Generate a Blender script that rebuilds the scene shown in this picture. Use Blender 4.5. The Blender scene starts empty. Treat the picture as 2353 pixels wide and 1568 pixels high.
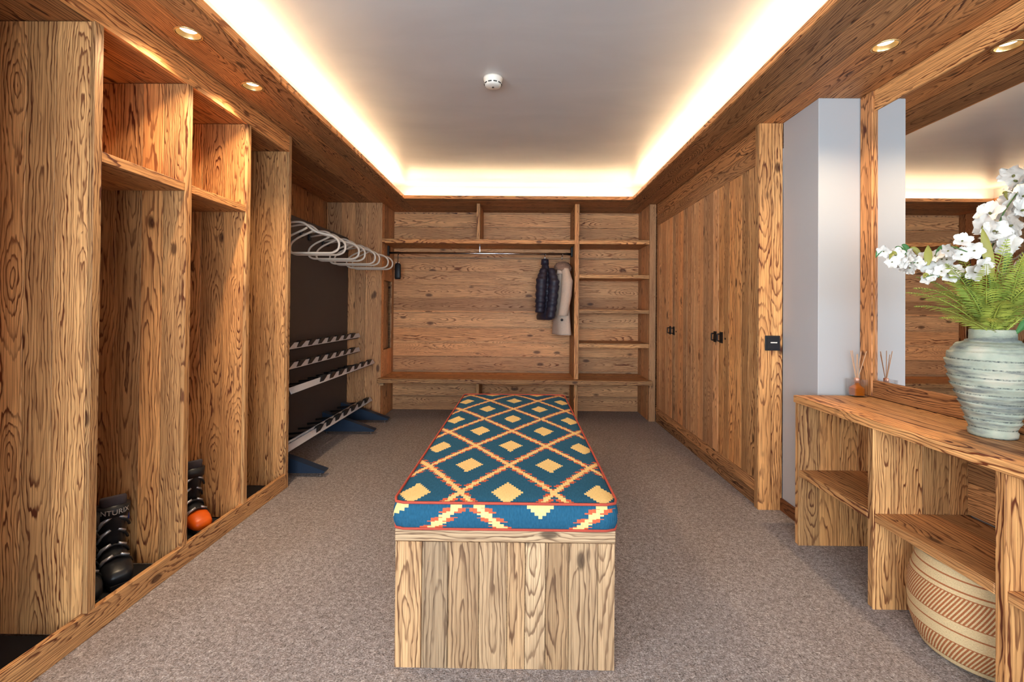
import bpy, bmesh, math, random
from mathutils import Vector, Matrix, Euler
random.seed(7)
SC = bpy.context.scene
COL = SC.collection
R = math.radians

# ---------------------------------------------------------------- camera
EYE = 1.2
F, CX, CY, PW, PH = 1060.0, 1188.79, 701.33, 2353, 1568
cd = bpy.data.cameras.new('camera'); cam = bpy.data.objects.new('camera', cd); COL.objects.link(cam)
cd.sensor_width = 36; cd.sensor_fit = 'HORIZONTAL'; cd.lens = F / PW * 36
cd.shift_x = (PW / 2 - CX) / PW; cd.shift_y = (CY - PH / 2) / PW
cd.clip_start = .02
rot = Matrix.Rotation(.0086938, 3, 'Z') @ Matrix.Rotation(math.pi / 2 + .0082940, 3, 'X') @ Matrix.Rotation(.0081519, 3, 'Z')
SC.cycles.caustics_reflective = False; SC.cycles.caustics_refractive = False; SC.cycles.max_bounces = 8
cam.matrix_world = Matrix.Translation((0, 0, EYE)) @ rot.to_4x4()
SC.camera = cam

# ---------------------------------------------------------------- light set-up
LED_STRENGTH = 41.0
SPOT_POWER = 25.0
WINDOW_POWER = 86.0
SIDE_WINDOW_POWER = 66.0
EXPOSURE = 1.36
SC.view_settings.view_transform = 'Standard'; SC.view_settings.look = 'None'
SC.view_settings.exposure = EXPOSURE; SC.view_settings.gamma = 1; SC.view_settings.use_curve_mapping = False
w = bpy.data.worlds.new('world'); SC.world = w; w.use_nodes = True
w.node_tree.nodes['Background'].inputs[0].default_value = (.75, .86, 1, 1)
w.node_tree.nodes['Background'].inputs[1].default_value = .6
# daylight coming in through the window in the rear wall
ld = bpy.data.lights.new('window_daylight', 'AREA'); ld.shape = 'RECTANGLE'; ld.size = 2.6; ld.size_y = 1.75
ld.energy = WINDOW_POWER; ld.color = (.67, .855, 1)
lo = bpy.data.objects.new('window_daylight', ld); COL.objects.link(lo)
lo.location = (0, -2.18, 1.3); lo.rotation_euler = (R(90), 0, 0)
# and through a second window in the left wall behind the camera
l2 = bpy.data.lights.new('side_window_daylight', 'AREA'); l2.shape = 'RECTANGLE'; l2.size = 1.75; l2.size_y = 1.8
l2.energy = SIDE_WINDOW_POWER; l2.color = (.67, .855, 1)
lo2 = bpy.data.objects.new('side_window_daylight', l2); COL.objects.link(lo2)
lo2.location = (-2.20, -.95, 1.3); lo2.rotation_euler = (0, R(-90), 0)

# ---------------------------------------------------------------- node helper
class G:
    def __init__(s, name):
        s.m = bpy.data.materials.new(name); s.m.use_nodes = True
        s.nt = s.m.node_tree; s.b = s.nt.nodes['Principled BSDF']
    def n(s, t, **kw):
        x = s.nt.nodes.new(t)
        for k, v in kw.items(): setattr(x, k, v)
        return x
    def put(s, sock, v):
        if isinstance(v, bpy.types.NodeSocket): s.nt.links.new(v, sock)
        elif v is not None: sock.default_value = v
    def math(s, op, a, b=None, c=None, clamp=False):
        x = s.n('ShaderNodeMath', operation=op, use_clamp=clamp)
        s.put(x.inputs[0], a)
        if b is not None: s.put(x.inputs[1], b)
        if c is not None: s.put(x.inputs[2], c)
        return x.outputs[0]
    def vec(s, x, y, z):
        c = s.n('ShaderNodeCombineXYZ')
        for i, v in enumerate((x, y, z)): s.put(c.inputs[i], v)
        return c.outputs[0]
    def vmath(s, op, a, b):
        x = s.n('ShaderNodeVectorMath', operation=op); s.put(x.inputs[0], a); s.put(x.inputs[1], b); return x.outputs[0]
    def sep(s, v):
        c = s.n('ShaderNodeSeparateXYZ'); s.put(c.inputs[0], v); return c.outputs
    def noise(s, v, scale, detail=2, rough=.5, dist=0):
        x = s.n('ShaderNodeTexNoise'); s.put(x.inputs['Vector'], v); x.inputs['Scale'].default_value = scale
        x.inputs['Detail'].default_value = detail; x.inputs['Roughness'].default_value = rough
        x.inputs['Distortion'].default_value = dist; return x.outputs[0]
    def ramp(s, f, stops, interp='LINEAR'):
        x = s.n('ShaderNodeValToRGB'); s.put(x.inputs[0], f); e = x.color_ramp; e.interpolation = interp
        while len(e.elements) < len(stops): e.elements.new(.5)
        for el, (p, c) in zip(e.elements, stops):
            el.position = p; el.color = (c, c, c, 1) if isinstance(c, (int, float)) else (*c, 1)
        return x.outputs[0]
    def mix(s, f, a, b, mode='MIX'):
        x = s.n('ShaderNodeMix', data_type='RGBA', blend_type=mode)
        s.put(x.inputs[0], f)
        for i, v in ((6, a), (7, b)):
            if isinstance(v, tuple): v = (*v, 1) if len(v) == 3 else v
            s.put(x.inputs[i], v)
        return x.outputs[2]
    def bump(s, h, strength, dist):
        x = s.n('ShaderNodeBump'); s.put(x.inputs['Height'], h); x.inputs['Strength'].default_value = strength
        x.inputs['Distance'].default_value = dist; s.nt.links.new(x.outputs[0], s.b.inputs['Normal'])
    def coord(s, kind='Object'):
        return s.n('ShaderNodeTexCoord').outputs[kind]
    def set(s, color=None, rough=None, metal=None, spec=None):
        if color is not None:
            s.put(s.b.inputs['Base Color'], (*color, 1) if isinstance(color, tuple) and len(color) == 3 else color)
        if rough is not None: s.put(s.b.inputs['Roughness'], rough)
        if metal is not None: s.b.inputs['Metallic'].default_value = metal
        if spec is not None: s.b.inputs['Specular IOR Level'].default_value = spec
        return s

def srgb(r, g, b):
    f = lambda c: (c / 255 / 12.92) if c / 255 <= .04045 else ((c / 255 + .055) / 1.055) ** 2.4
    return (f(r), f(g), f(b))

def wood(name, axis, light, dark, ring=.0105, arch=.055, contrast=1.32, hue=(1.10, .94, .80), knots=.10, stave=.15):
    """sawn larch: growth rings cut by the board face -> straight lines at its edges, arches down its middle"""
    g = G(name)
    o = g.sep(g.coord()); rnd = g.n('ShaderNodeObjectInfo').outputs['Random']
    idx = {'x': (0, 1, 2), 'y': (1, 0, 2), 'z': (2, 0, 1)}[axis]
    L, U, W = (o[i] for i in idx)
    c0 = g.math('ADD', U, W)
    st = g.math('ROUND', g.math('DIVIDE', c0, stave))
    cw = g.math('SUBTRACT', c0, g.math('MULTIPLY', st, stave))
    seed = g.math('ADD', g.math('MULTIPLY', rnd, 61.7), g.math('MULTIPLY', st, 13.37))
    sv = lambda l, c: g.vec(g.math('MULTIPLY', L, l), g.math('MULTIPLY', c0, c), g.math('MULTIPLY', seed, 7.1))
    rs = g.n('ShaderNodeTexWhiteNoise', noise_dimensions='1D'); g.put(rs.inputs['W'], seed); rv = rs.outputs['Value']
    rc = g.sep(rs.outputs['Color'])
    slow = g.noise(sv(1.1, 1.2), 1, 1, .4)                     # depth of the saw cut below the heart
    warp = g.noise(sv(2.4, 11), 1, 2, .55)
    jag = g.noise(sv(14, 80), 1, 1, .6)
    vor = g.n('ShaderNodeTexVoronoi'); g.put(vor.inputs['Vector'], sv(3.0, 6.5)); vor.inputs['Scale'].default_value = 1
    d = vor.outputs['Distance']
    kn = g.math('SUBTRACT', 1, g.math('DIVIDE', d, .36), clamp=True)
    cc = g.math('ADD', cw, g.math('MULTIPLY', g.math('SUBTRACT', rv, .5), .09))
    cc = g.math('ADD', cc, g.math('MULTIPLY', g.math('SUBTRACT', warp, .5), .062))
    dep = g.math('MULTIPLY', g.math('SUBTRACT', slow, .5), arch * 6)
    rad = g.math('SQRT', g.math('ADD', g.math('MULTIPLY', cc, cc), g.math('MULTIPLY', dep, dep)))
    rad = g.math('ADD', rad, g.math('MULTIPLY', g.math('MULTIPLY', kn, kn), .022))
    rad = g.math('ADD', rad, g.math('MULTIPLY', g.math('SUBTRACT', jag, .5), ring * 1.05))
    sp = g.math('MULTIPLY', ring, g.math('ADD', .8, g.math('MULTIPLY', rc[0], .9)))
    fr = g.math('FRACT', g.math('DIVIDE', rad, sp))
    band = g.ramp(fr, [(0, .0), (.38, .05), (.64, .2), (.80, .92), (.91, 1), (1, .0)])
    fib = g.noise(sv(5, 260), 1, 1, .65)
    blot = g.noise(sv(1.6, 9), 1, 1, .55)
    worn = g.math('MULTIPLY', g.math('SUBTRACT', g.noise(sv(2.0, 17), 1, 1, .6), .18, clamp=True), 2.5)
    c = g.mix(g.math('MULTIPLY', g.math('MULTIPLY', band, worn), .86 * contrast, clamp=True), light, dark)
    c = g.mix(g.math('MULTIPLY', g.math('SUBTRACT', fib, .42, clamp=True), 1.7 * contrast, clamp=True), c, dark)
    c = g.mix(g.math('MULTIPLY', g.math('SUBTRACT', blot, .47, clamp=True), 2.0, clamp=True), c, g.mix(.55, light, dark))
    kk = g.ramp(d, [(0, 1), (knots * .7, .9), (knots * 1.2, 0), (1, 0)])
    c = g.mix(g.math('MULTIPLY', kk, .85), c, tuple(x * .4 for x in dark))
    t = g.mix(rc[1], (.66, .66, .67), (1.18, 1.15, 1.10))      # tone differs from board to board
    t = g.mix(rc[2], t, g.mix(1.0, t, hue, 'MULTIPLY'))
    c = g.mix(1.0, c, t, 'MULTIPLY')
    g.set(c, g.math('ADD', .5, g.math('MULTIPLY', band, .15)), spec=.35)
    g.bump(fib, .35, .002)
    return g.m

WL, WD = srgb(230, 174, 114), srgb(98, 46, 20)
WOOD = {a: wood('larch_' + a, a, WL, WD) for a in 'xyz'}
WOODG = {a: wood('bleached_larch_' + a, a, srgb(196, 163, 127), srgb(92, 62, 40), contrast=1.25, hue=(1.10, .95, .78)) for a in 'xyz'}
WOODF = {a: wood('fine_larch_' + a, a, srgb(232, 178, 126), srgb(120, 66, 36), ring=.009, contrast=1.05, knots=.13) for a in 'xyz'}
WOODD = {a: wood('brown_larch_' + a, a, srgb(206, 150, 98), srgb(80, 40, 18), ring=.010) for a in 'xyz'}

def plain(name, col, rough=.6, metal=0, spec=.4, nscale=0, namp=0, bump=0):
    g = G(name)
    if nscale:
        nz = g.noise(g.coord(), nscale, 3, .55)
        col2 = tuple(min(1, x * (1 + namp)) for x in col); col1 = tuple(x * (1 - namp) for x in col)
        g.set(g.mix(nz, col1, col2), rough, metal, spec)
        if bump: g.bump(nz, bump, .003)
    else: g.set(col, rough, metal, spec)
    return g.m

def emit(name, col, st):
    g = G(name); g.set((0, 0, 0), .5); g.b.inputs['Emission Color'].default_value = (*col, 1); g.b.inputs['Emission Strength'].default_value = st
    return g.m

# carpet
g = G('carpet'); c = g.coord()
n1 = g.noise(c, 170, 2, .7); n2 = g.noise(c, 60, 3, .6); n3 = g.noise(c, 2.5, 2, .5)
f = g.math('ADD', g.math('MULTIPLY', n1, .62), g.math('MULTIPLY', n2, .38))
cc = g.ramp(f, [(.33, srgb(74, 66, 63)), (.46, srgb(136, 125, 120)), (.55, srgb(164, 153, 148)), (.68, srgb(214, 204, 198))])
cc = g.mix(g.math('MULTIPLY', n3, .35), cc, srgb(128, 112, 102))
g.set(cc, .95, spec=.1); g.bump(f, .9, .006); CARPET = g.m
# ceiling plaster, slightly glossy
g = G('ceiling_plaster'); c = g.coord()
n1 = g.noise(g.vmath('MULTIPLY', c, (1.0, 3.0, 1)), 1.1, 4, .55, .6)
g.set(g.mix(n1, srgb(178, 172, 170), srgb(206, 200, 196)), .34, spec=.5); g.bump(g.noise(c, 5, 3, .5), .06, .01); PLASTER = g.m
WHITE = plain('white_wall', srgb(182, 179, 178), .75, nscale=3, namp=.02)
LEDM = emit('led_glow', (1, .71, .40), LED_STRENGTH)
SPOTM = emit('spot_glow', (1, .84, .60), 5)
BLACKM = plain('black_powder_coat', srgb(30, 29, 31), .5, nscale=40, namp=.1)
DARKPANEL = plain('dark_brown_panel', srgb(70, 62, 59), .55, nscale=6, namp=.12)
STEELBLUE = plain('dark_blue_steel', srgb(38, 52, 72), .45, .3)
ALU = plain('brushed_aluminium', srgb(206, 208, 214), .4, .35, nscale=30, namp=.06)
CHROME = plain('chrome', srgb(205, 205, 208), .2, 1)
RUBBER = plain('black_rubber', srgb(24, 22, 24), .7, nscale=60, namp=.2)
BRASS = plain('pale_brass', srgb(226, 190, 130), .28, .8)
HANGERM = plain('beige_coated_tube', srgb(222, 204, 186), .4)
IRON = plain('dark_iron', srgb(44, 36, 34), .5, .6)
CREAM = plain('cream_plastic', srgb(228, 220, 208), .5)
DARKSLOT = plain('dark_slot', srgb(60, 54, 46), .8)
REDP = plain('red_piping', srgb(170, 66, 48), .8, nscale=90, namp=.15)
BASEB = wood('dark_baseboard', 'y', srgb(120, 74, 42), srgb(60, 30, 14))
g = G('mirror_glass'); g.set((.9, .9, .9), 0.0, 1.0); MIRROR = g.m

# ---------------------------------------------------------------- mesh helpers
def add(name, verts, faces, mat=None, parent=None, loc=(0, 0, 0), smooth=False, uvs=None):
    me = bpy.data.meshes.new(name); me.from_pydata([tuple(v) for v in verts], [], faces); me.update()
    if smooth: me.polygons.foreach_set('use_smooth', [True] * len(me.polygons))
    return link(name, me, mat, parent, loc)

def link(name, me, mat=None, parent=None, loc=(0, 0, 0), rot=(0, 0, 0)):
    o = bpy.data.objects.new(name, me); COL.objects.link(o)
    if mat is not None and me is not None and not me.materials: me.materials.append(mat)
    o.location = loc; o.rotation_euler = rot
    if parent is not None: o.parent = parent
    return o

WORLD = {}
def base(o):
    p = Vector((0, 0, 0))
    while o is not None:
        p += o.location; o = o.parent
    return p

def boxmesh(name, sx, sy, sz, bev=.0015):
    bm = bmesh.new(); bmesh.ops.create_cube(bm, size=1)
    bmesh.ops.scale(bm, vec=(sx, sy, sz), verts=bm.verts)
    b = min(bev, .45 * min(sx, sy, sz))
    if b > 0: bmesh.ops.bevel(bm, geom=bm.edges[:], offset=b, segments=1, affect='EDGES')
    me = bpy.data.meshes.new(name); bm.to_mesh(me); bm.free(); return me

def box(name, x0, x1, y0, y1, z0, z1, mat, parent=None, bev=.0015):
    me = boxmesh(name, x1 - x0, y1 - y0, z1 - z0, bev)
    c = Vector(((x0 + x1) / 2, (y0 + y1) / 2, (z0 + z1) / 2))
    if parent is not None: c = c - base(parent)
    return link(name, me, mat, parent, c)

def splits(a, b, wmin, wmax, rng=random):
    out = [a]
    while b - out[-1] > wmax: out.append(out[-1] + rng.uniform(wmin, wmax))
    if b - out[-1] < wmin * .6 and len(out) > 1: out[-1] = (out[-2] + b) / 2
    out.append(b); return out

def boards(parent, axis_split, rng_split, face, lim, woodset, grain, wmin=.09, wmax=.16, gap=.0009, proud=.0008, name='plank', cuts=None):
    """boards laid side by side along axis_split. face=(axis, v0, v1) thickness range (v0 = visible side); lim=(axis, a, b)"""
    es = cuts or splits(*rng_split, wmin, wmax)
    out = []
    for a, b in zip(es[:-1], es[1:]):
        r = {axis_split: (a + gap, b - gap), lim[0]: (lim[1], lim[2])}
        v0, v1 = face[1], face[2]
        v0 = v0 + (v0 - v1) / abs(v0 - v1) * random.uniform(0, proud)
        r[face[0]] = (min(v0, v1), max(v0, v1))
        out.append(box(name, *r['x'], *r['y'], *r['z'], woodset[grain], parent, .001))
    return out

def tube(pts, r, n=8, closed=False, caps=True):
    pts = [Vector(p) for p in pts]; N_ = len(pts); V = []; Fc = []
    tang = []
    for i in range(N_):
        a = pts[(i - 1) % N_] if (closed or i > 0) else pts[i]
        b = pts[(i + 1) % N_] if (closed or i < N_ - 1) else pts[i]
        tang.append((b - a).normalized())
    up = Vector((0, 0, 1)) if abs(tang[0].z) < .9 else Vector((1, 0, 0))
    nrm = tang[0].cross(up).normalized()
    for i in range(N_):
        t = tang[i]; nrm = (nrm - t * nrm.dot(t)); nrm = nrm.normalized() if nrm.length > 1e-6 else t.orthogonal().normalized()
        bn = t.cross(nrm); rr = r[i] if isinstance(r, (list, tuple)) else r
        for k in range(n):
            a = 2 * math.pi * k / n; V.append(pts[i] + (nrm * math.cos(a) + bn * math.sin(a)) * rr)
    M = N_ if closed else N_ - 1
    for i in range(M):
        j = (i + 1) % N_
        for k in range(n):
            Fc.append((i * n + k, i * n + (k + 1) % n, j * n + (k + 1) % n, j * n + k))
    if caps and not closed:
        Fc.append(tuple(reversed(range(n)))); Fc.append(tuple(range((N_ - 1) * n, N_ * n)))
    return V, Fc

def fillet(pts, rads, seg=6, closed=False):
    """round the corners of a polyline"""
    P = [Vector(p) for p in pts]; out = []; n = len(P)
    for i in range(n):
        if not closed and i in (0, n - 1): out.append(P[i]); continue
        a, b, c = P[(i - 1) % n], P[i], P[(i + 1) % n]
        r = rads[i] if isinstance(rads, (list, tuple)) else rads
        u, v = (a - b), (c - b); d = min(r, u.length * .49, v.length * .49)
        p0, p1 = b + u.normalized() * d, b + v.normalized() * d
        for k in range(seg + 1):
            t = k / seg; out.append(p0 * (1 - t) ** 2 + b * 2 * t * (1 - t) + p1 * t * t)
    return out

def lathe(profile, n=40, wob=None):
    V, Fc = [], []
    for i, (r, z) in enumerate(profile):
        for k in range(n):
            a = 2 * math.pi * k / n; rr, zz = (r, z) if wob is None else wob(r, z, a)
            V.append((rr * math.cos(a), rr * math.sin(a), zz))
    for i in range(len(profile) - 1):
        for k in range(n):
            Fc.append((i * n + k, i * n + (k + 1) % n, (i + 1) * n + (k + 1) % n, (i + 1) * n + k))
    if profile[0][0] > 0: Fc.append(tuple(reversed(range(n))))
    if profile[-1][0] > 0: Fc.append(tuple(range((len(profile) - 1) * n, len(profile) * n)))
    return V, Fc

def loft(sections):
    """sections: lists of equal length closed loops"""
    V = [Vector(p) for s in sections for p in s]; n = len(sections[0]); Fc = []
    for i in range(len(sections) - 1):
        for k in range(n):
            Fc.append((i * n + k, i * n + (k + 1) % n, (i + 1) * n + (k + 1) % n, (i + 1) * n + k))
    Fc.append(tuple(reversed(range(n)))); Fc.append(tuple(range((len(sections) - 1) * n, len(sections) * n)))
    return V, Fc

def tag(o, label, cat, group=None):
    o['label'] = label; o['category'] = cat
    if group: o['group'] = group
    return o
def thing(name, label, cat, loc=(0, 0, 0), group=None):
    o = bpy.data.objects.new(name, None); COL.objects.link(o); o.location = loc; o.empty_display_size = .05
    return tag(o, label, cat, group)
def struct(o): o['kind'] = 'structure'; return o

# ================================================================ structure
XL, ZS, ZF = -1.546, 2.34, 2.228            # wardrobe front, soffit height, fascia bottom
XI, XJ, YI = -1.229, 1.148, 4.786           # cove opening
YP, YBK = 4.979, 5.46                       # shelving front, its back panel
XR, XW, XM = 1.45, 1.579, 1.818             # closet doors, white pier, mirror wall
YREAR = -2.1
struct(box('floor', -2.3, 2.3, YREAR - .1, 5.7, -.06, 0, CARPET, bev=0))
struct(box('wall_left', -2.22, -2.12, -.05, 5.6, 0, 2.7, WOODD['z'], bev=0))
for a_ in ((YREAR, -1.85, 0, 2.7), (-1.85, -.05, 0, .42), (-1.85, -.05, 2.18, 2.7)):
    struct(box('wall_left', -2.22, -2.12, *a_, WHITE, bev=0))
w2 = struct(box('window_2', -2.17, -2.12, -1.85, -.05, .42, .47, WOOD['y']))
box('window_frame', -2.17, -2.12, -1.85, -.05, 2.13, 2.18, WOOD['y'], w2)
for y_ in (-1.85, -.98, -.11): box('window_frame', -2.17, -2.12, y_, y_ + .06, .47, 2.13, WOOD['z'], w2)
struct(box('wall_back', -2.22, 2.2, 5.50, 5.6, 0, 2.7, WOODD['x'], bev=0))
struct(box('wall_right', XM + .01, XM + .13, YREAR, 2.80, 0, 2.7, WHITE, bev=0))
struct(box('wall_closet', 2.1, 2.2, 2.80, 5.5, 0, 2.7, WHITE, bev=0))
struct(box('wall_pier', XW, XM + .01, 2.467, 2.80, 0, ZS, WHITE, bev=.003))
struct(box('baseboard_right', XW - .012, XW, 2.47, 2.80, 0, .075, BASEB))
# raised ceiling and the walls of the tray
TX0, TX1, TY0, TY1, ZC = XI - .11, XJ + .11, -1.11, YI + .10, 2.50
struct(box('ceiling', TX0 - .02, TX1 + .02, TY0 - .02, TY1 + .02, ZC, ZC + .08, PLASTER, bev=0))
for i, a in enumerate([(TX0 - .03, TX0, TY0, TY1), (TX1, TX1 + .03, TY0, TY1), (TX0, TX1, TY1, TY1 + .03), (TX0, TX1, TY0 - .03, TY0)]):
    struct(box('trim_%d' % (i + 1), *a, ZS + .02, ZC, WHITE, bev=0))
# timber soffit round the tray: lip board + boards underneath
def soffit(n, x0, x1, y0, y1, lip, grain, axis, cuts=None):
    core = struct(box('trim_%d' % n, x0, x1, y0, y1, ZS + .008, ZS + .022, WOODD[grain], bev=0))
    if axis == 'x': boards(core, 'x', (x0, x1), ('z', ZS, ZS + .008), ('y', y0, y1), WOODD, 'y', .13, .2, cuts=cuts)
    else: boards(core, 'y', (y0, y1), ('z', ZS, ZS + .008), ('x', x0, x1), WOODD, 'x', .13, .2, cuts=cuts)
    box('lip', *lip, ZS + .001, ZS + .036, WOOD[grain], core, .001)
soffit(5, -2.12, XI - .012, YREAR, 5.46, (XI - .012, XI, -1.0, YI), 'y', 'x', [-2.12, -1.95, -1.78, -1.62, -1.50, -1.37, XI - .012])
soffit(6, XJ + .012, XM + .01, YREAR, 5.46, (XJ, XJ + .012, -1.0, YI), 'y', 'x', [XJ + .012, 1.29, 1.45, 1.60, 1.72, XM + .01])
soffit(7, XI - .012, XJ + .012, YI + .012, 5.46, (XI - .012, XJ + .012, YI, YI + .012), 'x', 'y', [YI + .012, 4.90, 5.10, 5.28, 5.46])
soffit(8, XI - .012, XJ + .012, YREAR, -1.012, (XI - .012, XJ + .012, -1.012, -1.0), 'x', 'y')
# rear wall with a wide window (behind the camera)
wx0, wx1, wz0, wz1 = -1.3, 1.3, .42, 2.18
struct(box('wall_rear', -2.22, wx0, YREAR - .1, YREAR, 0, 2.7, WHITE, bev=0))
for i, a in enumerate([(wx1, 2.0, 0, 2.7), (wx0, wx1, 0, wz0), (wx0, wx1, wz1, 2.7)]):
    struct(box('wall_rear', a[0], a[1], YREAR - .1, YREAR, a[2], a[3], WHITE, bev=0))
wf = struct(box('window_1', wx0, wx1, YREAR - .06, YREAR - .01, wz0, wz0 + .05, WOOD['x']))
box('window_frame', wx0, wx1, YREAR - .06, YREAR - .01, wz1 - .05, wz1, WOOD['x'], wf)
for x in (wx0, -.03, wx1 - .06): box('window_frame', x, x + .06, YREAR - .06, YREAR - .01, wz0 + .05, wz1 - .05, WOOD['z'], wf)

# led strips lying on top of the soffit behind the lip
def led(x0, x1, y0, y1, label):
    t = thing('led_strip', label, 'light strip', ((x0 + x1) / 2, (y0 + y1) / 2, ZS + .022), 'led strips hidden in the ceiling cove')
    box('carrier', x0 - .003, x1 + .003, y0 - .003, y1 + .003, ZS + .022, ZS + .026, ALU, t, .0005)
    box('diffuser', x0, x1, y0, y1, ZS + .026, ZS + .034, LEDM, t, .001)
led(XI - .062, XI - .05, -.95, YI - .02, 'warm light strip glowing along the left side of the ceiling recess')
led(XJ + .05, XJ + .062, -.95, YI - .02, 'warm light strip glowing along the right side of the ceiling recess')
led(XI + .02, XJ - .02, YI + .05, YI + .062, 'warm light strip glowing along the far side of the ceiling recess')
led(XI + .02, XJ - .02, -1.062, -1.05, 'warm light strip along the near side of the ceiling recess')

# recessed ceiling spots
def cut_hole(x, y):
    """drill the soffit boards for a spotlight"""
    V, Fc = lathe([(.0465, ZS - .1), (.0465, ZS + .1)], 32); cut = add('cutter', V, Fc, None, None, (x, y, 0))
    bpy.context.view_layer.update()
    for o in [o for o in SC.objects if o.type == 'MESH' and (o.name.startswith('trim_') or (o.parent and o.parent.name.startswith('trim_')))]:
        bb = [o.matrix_world @ Vector(c) for c in o.bound_box]
        if min(p.x for p in bb) < x + .05 and max(p.x for p in bb) > x - .05 and min(p.y for p in bb) < y < max(p.y for p in bb):
            md = o.modifiers.new('hole', 'BOOLEAN'); md.operation = 'DIFFERENCE'; md.object = cut; md.solver = 'EXACT'
            me = bpy.data.meshes.new_from_object(o.evaluated_get(bpy.context.evaluated_depsgraph_get())); o.modifiers.clear(); o.data = me
    bpy.data.objects.remove(cut)
def spot(x, y, label):
    t = thing('ceiling_spotlight', label, 'spotlight', (x, y, ZS), 'recessed ceiling spotlights')
    V, Fc = lathe([(.0525, -.001), (.0525, -.004), (.047, -.005), (.043, -.002), (.043, .0)], 32)
    Fc = Fc[:-2]; add('trim_ring', V, Fc, BRASS, t, smooth=True)
    cut_hole(x, y)
    V, Fc = lathe([(.044, -.001), (.0425, .003), (.037, .012), (.032, .018)], 32); Fc = Fc[:-2]
    add('reflector', V, Fc, BRASS, t, smooth=True)
    V, Fc = lathe([(.031, .0165), (.031, .020)], 24); add('lens', V, Fc, SPOTM, t)
    l = bpy.data.lights.new('spot_light', 'SPOT'); l.energy = SPOT_POWER; l.color = (1, .77, .50); l.spot_size = R(128); l.spot_blend = .7; l.shadow_soft_size = .03
    o = bpy.data.objects.new('spot_light', l); COL.objects.link(o); o.parent = t; o.location = (0, 0, .012)
spot(-1.40, 1.906, 'round recessed spotlight in the left soffit above the bay with black ski boots')
spot(-1.40, 2.366, 'round recessed spotlight in the left soffit above the orange-toed boot')
spot(1.55, 1.979, 'round recessed spotlight in the right soffit above the flower vase')

# smoke detector
t = thing('smoke_detector', 'round white smoke detector on the grey ceiling', 'smoke detector', (-.17, 2.59, ZC))
V, Fc = lathe([(.0, 0), (.052, 0), (.054, -.006), (.052, -.014), (.050, -.016), (.050, -.034), (.046, -.044), (.034, -.049), (.0, -.05)], 36)
V, Fc = lathe([(.054, 0), (.054, -.010), (.050, -.014), (.049, -.032), (.044, -.044), (.034, -.049), (.004, -.05)], 36)
add('housing', V, Fc, CREAM, t, smooth=True)
for k in range(10):
    a = 2 * math.pi * k / 10
    o = link('vent_slot', boxmesh('vent_slot', .020, .006, .005, .001), DARKSLOT, t, (.0475 * math.cos(a), .0475 * math.sin(a), -.036)); o.rotation_euler = (R(0), 0, a + math.pi / 2)
V, Fc = lathe([(.006, -.049), (.006, -.053), (.003, -.054)], 16); add('indicator', V, Fc, DARKSLOT, t)

# ================================================================ open wardrobe on the left
W_ = thing('open_wardrobe', 'tall open larch wardrobe with four bays along the left wall', 'wardrobe', (-1.83, 2.1, 0))
HK, TH = .096, .034
DY = [1.178, 1.645, 2.107, 2.574, 3.037]
for i, y in enumerate(DY):
    last = i == len(DY) - 1
    zt = ZS if last else ZF
    core = box('divider', -2.115, XL - .016, y + .004, y + TH, .02, zt - .001, WOOD['z'], W_, .001)
    z0 = 0 if last else HK
    box('edge_lipping', XL - .016, XL, y, y + TH, z0, zt, WOOD['z'], core, .0012)
    boards(core, 'x', (-2.115, XL - .017), ('y', y, y + .004), ('z', .021, zt - .001), WOOD, 'z', .085, .135)
pl = box('plinth', XL - .022, XL, .9, DY[-1] - .001, .0, HK, WOOD['y'], W_, .0015)
box('fascia', XL - .02, XL, .9, DY[-1] - .001, ZF, ZS - .001, WOOD['y'], W_, .0012)
tp = box('top_panel', -2.115, XL - .022, 1.2, 3.03, ZF + .012, ZF + .024, WOODD['y'], W_, .001)
boards(tp, 'x', (-2.115, XL - .022), ('z', ZF + .002, ZF + .012), ('y', 1.2, 3.03), WOODD, 'y', .12, .2)
for y0, y1 in ((DY[1] + TH, DY[2]), (DY[2] + TH, DY[3])):
    box('shelf', -2.115, XL - .006, y0 + .001, y1 - .001, 1.731, 1.769, WOOD['y'], W_, .0015)
bp = box('back_panel', -2.119, -2.116, 1.2, 3.03, .02, ZF, WOODD['z'], W_, 0)
for i, nm in enumerate(['nearest bay', 'bay with two black ski boots', 'bay with the orange-toed boot', 'empty farthest bay']):
    m = box('rubber_mat', -2.10, XL - .024, DY[i] + TH + .004, DY[i + 1] - .004, .001, .019, RUBBER, None, .002)
    tag(m, 'black rubber mat on the wardrobe floor, ' + nm, 'mat', 'mats in the wardrobe bays')

# ================================================================ ski boots
SHELL = plain('black_boot_shell', srgb(32, 32, 35), .3, nscale=30, namp=.15)
ORANGE = plain('orange_boot_shell', srgb(232, 96, 18), .35)
GREYP = plain('silver_buckle', srgb(190, 190, 194), .3, .6)
LINER = plain('grey_liner', srgb(70, 62, 66), .9, nscale=50, namp=.2)
BLUEP = plain('blue_plastic', srgb(34, 52, 130), .4)
LETTER = plain('grey_lettering', srgb(176, 166, 158), .6)
def ring(cx, cz, ry, rz, n=20, sq=2.6, tilt=0, bottom=None):
    """loop in local YZ at x=cx (length axis is X)"""
    out = []
    for k in range(n):
        a = 2 * math.pi * k / n; c, s = math.cos(a), math.sin(a)
        y = math.copysign(abs(c) ** (2 / sq), c) * ry; z = math.copysign(abs(s) ** (2 / sq), s) * rz
        if bottom is not None: z = max(z, bottom - cz)
        out.append((cx + tilt * z, y, cz + z))
    return out
def hring(cx, cy, cz, rx, ry, n=20, sq=2.4, slope=0):
    out = []
    for k in range(n):
        a = 2 * math.pi * k / n; c, s = math.cos(a), math.sin(a)
        x = math.copysign(abs(c) ** (2 / sq), c) * rx; y = math.copysign(abs(s) ** (2 / sq), s) * ry
        out.append((cx + x, cy + y, cz + slope * x))
    return out
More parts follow.
